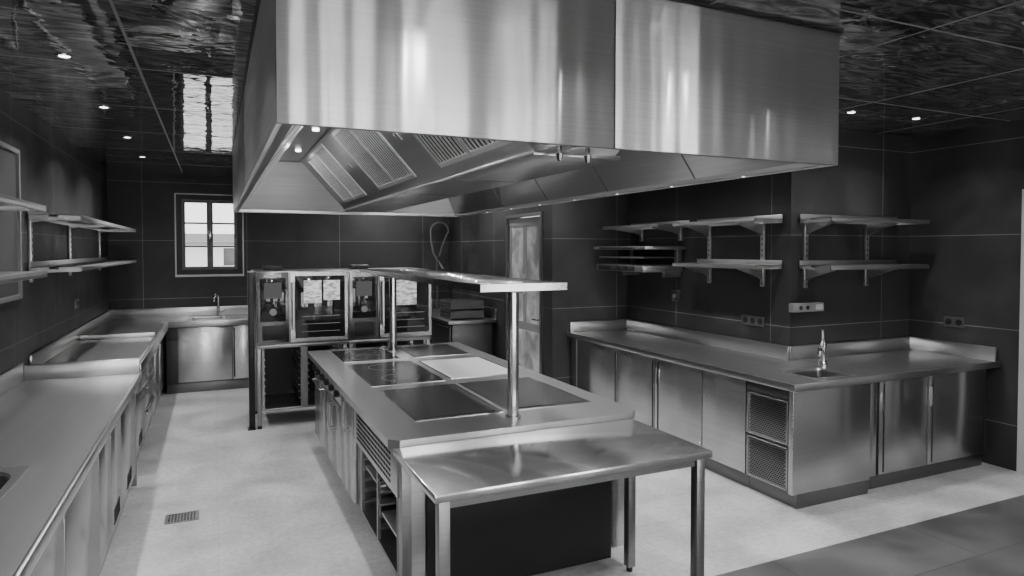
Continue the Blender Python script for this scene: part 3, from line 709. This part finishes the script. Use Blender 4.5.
# ---------------------------------------------------------------- left counters
t=Thing("worktop","stainless steel worktop with inset sink and raised edges","worktop",(-.93,3.7,.86))
hs=[(-1.14,-.77,2.95,3.46)]
t.part("slab",TOP,G().grid(*holes(hs,[(-1.295,-.54,1.4,5.80)]),'z',.86,.9))
t.part("upstand",ST,G().box(-1.297,-1.275,1.4,5.80,.9,1.03,.003)); t.part("upstand",ST,G().box(-1.275,-.54,5.775,5.80,.9,1.01,.003))
t.part("front_rim",ST,G().box(-.545,-.525,1.4,5.80,.852,.907,.004))
t.part("end_panel",STD,G().box(-1.29,-.57,5.785,5.80,.02,.86,.003))
sink(t,*hs[0],.9,.18,r=.14,mat=STD)
for k in range(5):
    a=1.42+k*.87; b=a+.87; zbd=.66 if k in(1,2) else None
    if k==3: dd=[(a,a+.43,.14,.84,'','door'),(a+.43,b,.14,.84,'V','door')]
    else: dd=[(a,b,.14,.84,'V' if k==4 else '','door')]
    cabinet("base_cabinet","stainless steel base cabinet with flat doors","x",-.57,1,a,b,.7,dd,group="steel base cabinets with wide doors",zbody=zbd,mat=LFT)
t=Thing("worktop","L-shaped stainless steel sink worktop below window","worktop",(-.9,8,.86))
hs=[(-.3,.1,9.55,9.92)]
t.part("slab",TOP,G().grid(*holes(hs,[(-1.295,-.56,6.02,9.35),(-1.295,.6,9.35,10.195)]),'z',.87,.93))
for b_ in ((-1.297,-1.275,6.02,10.195,1.05),(-1.275,.6,10.17,10.197,1.05),(-.585,-.56,6.02,9.3,.95)):
    t.part("upstand",ST,G().box(*b_[:4],.93,b_[4],.003))
t.part("upstand",ST,G().box(-1.275,-.56,6.02,6.04,.93,.98,.003)); t.part("upstand",ST,G().box(-1.275,-.59,7.9,7.92,.93,.975,.003))
t.part("front_rim",ST,G().box(-.568,-.55,6.02,9.35,.842,.937,.004)); t.part("front_rim",ST,G().box(-.55,.6,9.335,9.352,.862,.937,.004))
for h_ in hs: sink(t,*h_,.93,.2)
faucet(.04,10.05,.931,-.35,-.94,.3,.08,"chrome gooseneck tap below the window",.016)
ys=[6.03,6.85,7.67,8.48,9.3]
for k,(a,b) in enumerate(zip(ys,ys[1:])):
    if k in(1,): dd=[(a,b,.14,.36,'','drawer'),(a,b,.37,.60,'','drawer'),(a,b,.61,.84,'','drawer')]; lb="stainless steel base cabinet with three drawers"
    elif k==0: dd=[(a,b,.14,.66,'V','door'),(a,b,.67,.84,'','drawer')]; lb="stainless steel base cabinet with drawer above door"
    else: dd=[(a,b,.14,.84,'T','door')]; lb="stainless steel base cabinet with one flat door"
    cabinet("base_cabinet",lb,"x",-.60,1,a,b,.66,dd,zt=.862,mat=LFT)
cabinet("base_cabinet","stainless steel cabinet with one broad door below window","y",9.40,-1,-.58,.58,.74,[(-.45,.2,.14,.85,'','door'),(.2,.57,.14,.85,'L','door')],zt=.862,zbody=.68)

# floor drain
t=Thing("floor_drain","square slotted steel floor drain cover","drain",(-.2,5.05,0))
us,vs,f=holes([(-.31+.0195*k,-.299+.0195*k,4.955+.03*j,4.975+.03*j) for k in range(9) for j in range(5)],[(-.33,-.12,4.94,5.11)])
t.part("grate",STD,G().grid(us,vs,f,'z',.0,.006)); t.part("pit",HOL,G().box(-.32,-.13,4.95,5.10,.0005,.002))

# dish area in passage
t=Thing("worktop","steel dishwashing table against dark tiles","worktop",(3.1,9.2,.86))
t.part("slab",STD,G().box(2.8,3.495,8.2,10.195,.86,.9,.003))
t.part("upstand",STD,G().box(2.8,3.495,10.17,10.197,.9,1.05,.003)); t.part("upstand",STD,G().box(3.472,3.497,8.2,10.17,.9,1.05,.003))
cabinet("dishwasher","dark steel undercounter dishwasher with drawer handle","x",2.85,-1,8.25,10.15,.6,[(8.3,9.1,.14,.84,'','drawer'),(9.1,10.1,.14,.84,'','door')],cat="dishwasher",mat=BODY)
for k in range(2):
    z=.905+k*.125
    t=Thing("dishwasher_basket","grey plastic dishwasher basket stacked on the steel table","basket",(3.15,8.65,z),"stacked dishwasher baskets")
    hl=[]
    for j in range(7): hl+=[(8.45+.06*j-.02,8.45+.06*j+.02,z+.02+.045*i,z+.05+.045*i) for i in range(2)]
    t.part("side_lattice",DGR,G().grid(*holes(hl,[(8.4,8.86,z,z+.115)]),'x',2.9,2.91))
    t.part("tray",DGR,G().box(2.911,3.37,8.4,8.86,z,z+.012).box(3.37,3.38,8.4,8.86,z,z+.115).box(2.911,3.37,8.4,8.41,z,z+.115).box(2.911,3.37,8.85,8.86,z,z+.115))
t=Thing("pre_rinse_faucet","tall pre-rinse spray tap with looping hose","tap",(3.25,10.05,.9))
t.part("column",DGR,G().cyl((3.25,10.08,.9),(3.25,10.08,1.75),.014))
hx=3.27
pts=[(hx+.02,10.08,1.75),(hx+.07,10.05,1.95),(hx+.13,10.02,2.1)]+[(hx+.15*math.cos(a),10.0,2.14+.15*math.sin(a)) for a in [math.radians(0+180*k/12) for k in range(13)]]+[(hx-.15,9.98,2.0),(hx-.12,9.96,1.8),(hx-.03,9.96,1.65)]
t.part("hose",HOSE,G().tube(pts,.014,10))
t.part("spray_head",CHR,G().cyl((hx-.03,9.96,1.66),(hx+.02,9.9,1.54),.025,16,.032))

# ---------------------------------------------------------------- lights
def area(name,loc,rot,sx,sy,p):
    l=bpy.data.lights.new(name,"AREA"); l.shape='RECTANGLE'; l.size=sx; l.size_y=sy; l.energy=p
    o=bpy.data.objects.new(name,l); o.location=loc; o.rotation_euler=[math.radians(a) for a in rot]; COL.objects.link(o); return o
for w in W: area("window_daylight",((w[0]+w[1])/2,-2.75,1.45),(90,0,0),1.4,2.3,58)
area("passage_fill",(2.4,9.3,2.9),(0,0,0),.5,.5,40)  # added fill without a fixture, lifts the dark back wall
for x,y in HL: disk(x,y,2.78,17,.06)
wd=bpy.data.worlds.new("sky"); S.world=wd; wd.use_nodes=True
wd.node_tree.nodes["Background"].inputs[0].default_value=grey(1); wd.node_tree.nodes["Background"].inputs[1].default_value=2.8

# ---------------------------------------------------------------- camera
cd=bpy.data.cameras.new("camera"); cd.sensor_width=36; cd.lens=655/1024*36
pitch=1.5
cd.shift_y=-(38-655*math.tan(math.radians(pitch)))/1024
cam=bpy.data.objects.new("camera",cd); cam.location=(0,0,1.85); cam.rotation_euler=(math.radians(90-pitch),0,math.radians(-24.4)); COL.objects.link(cam)
S.camera=cam
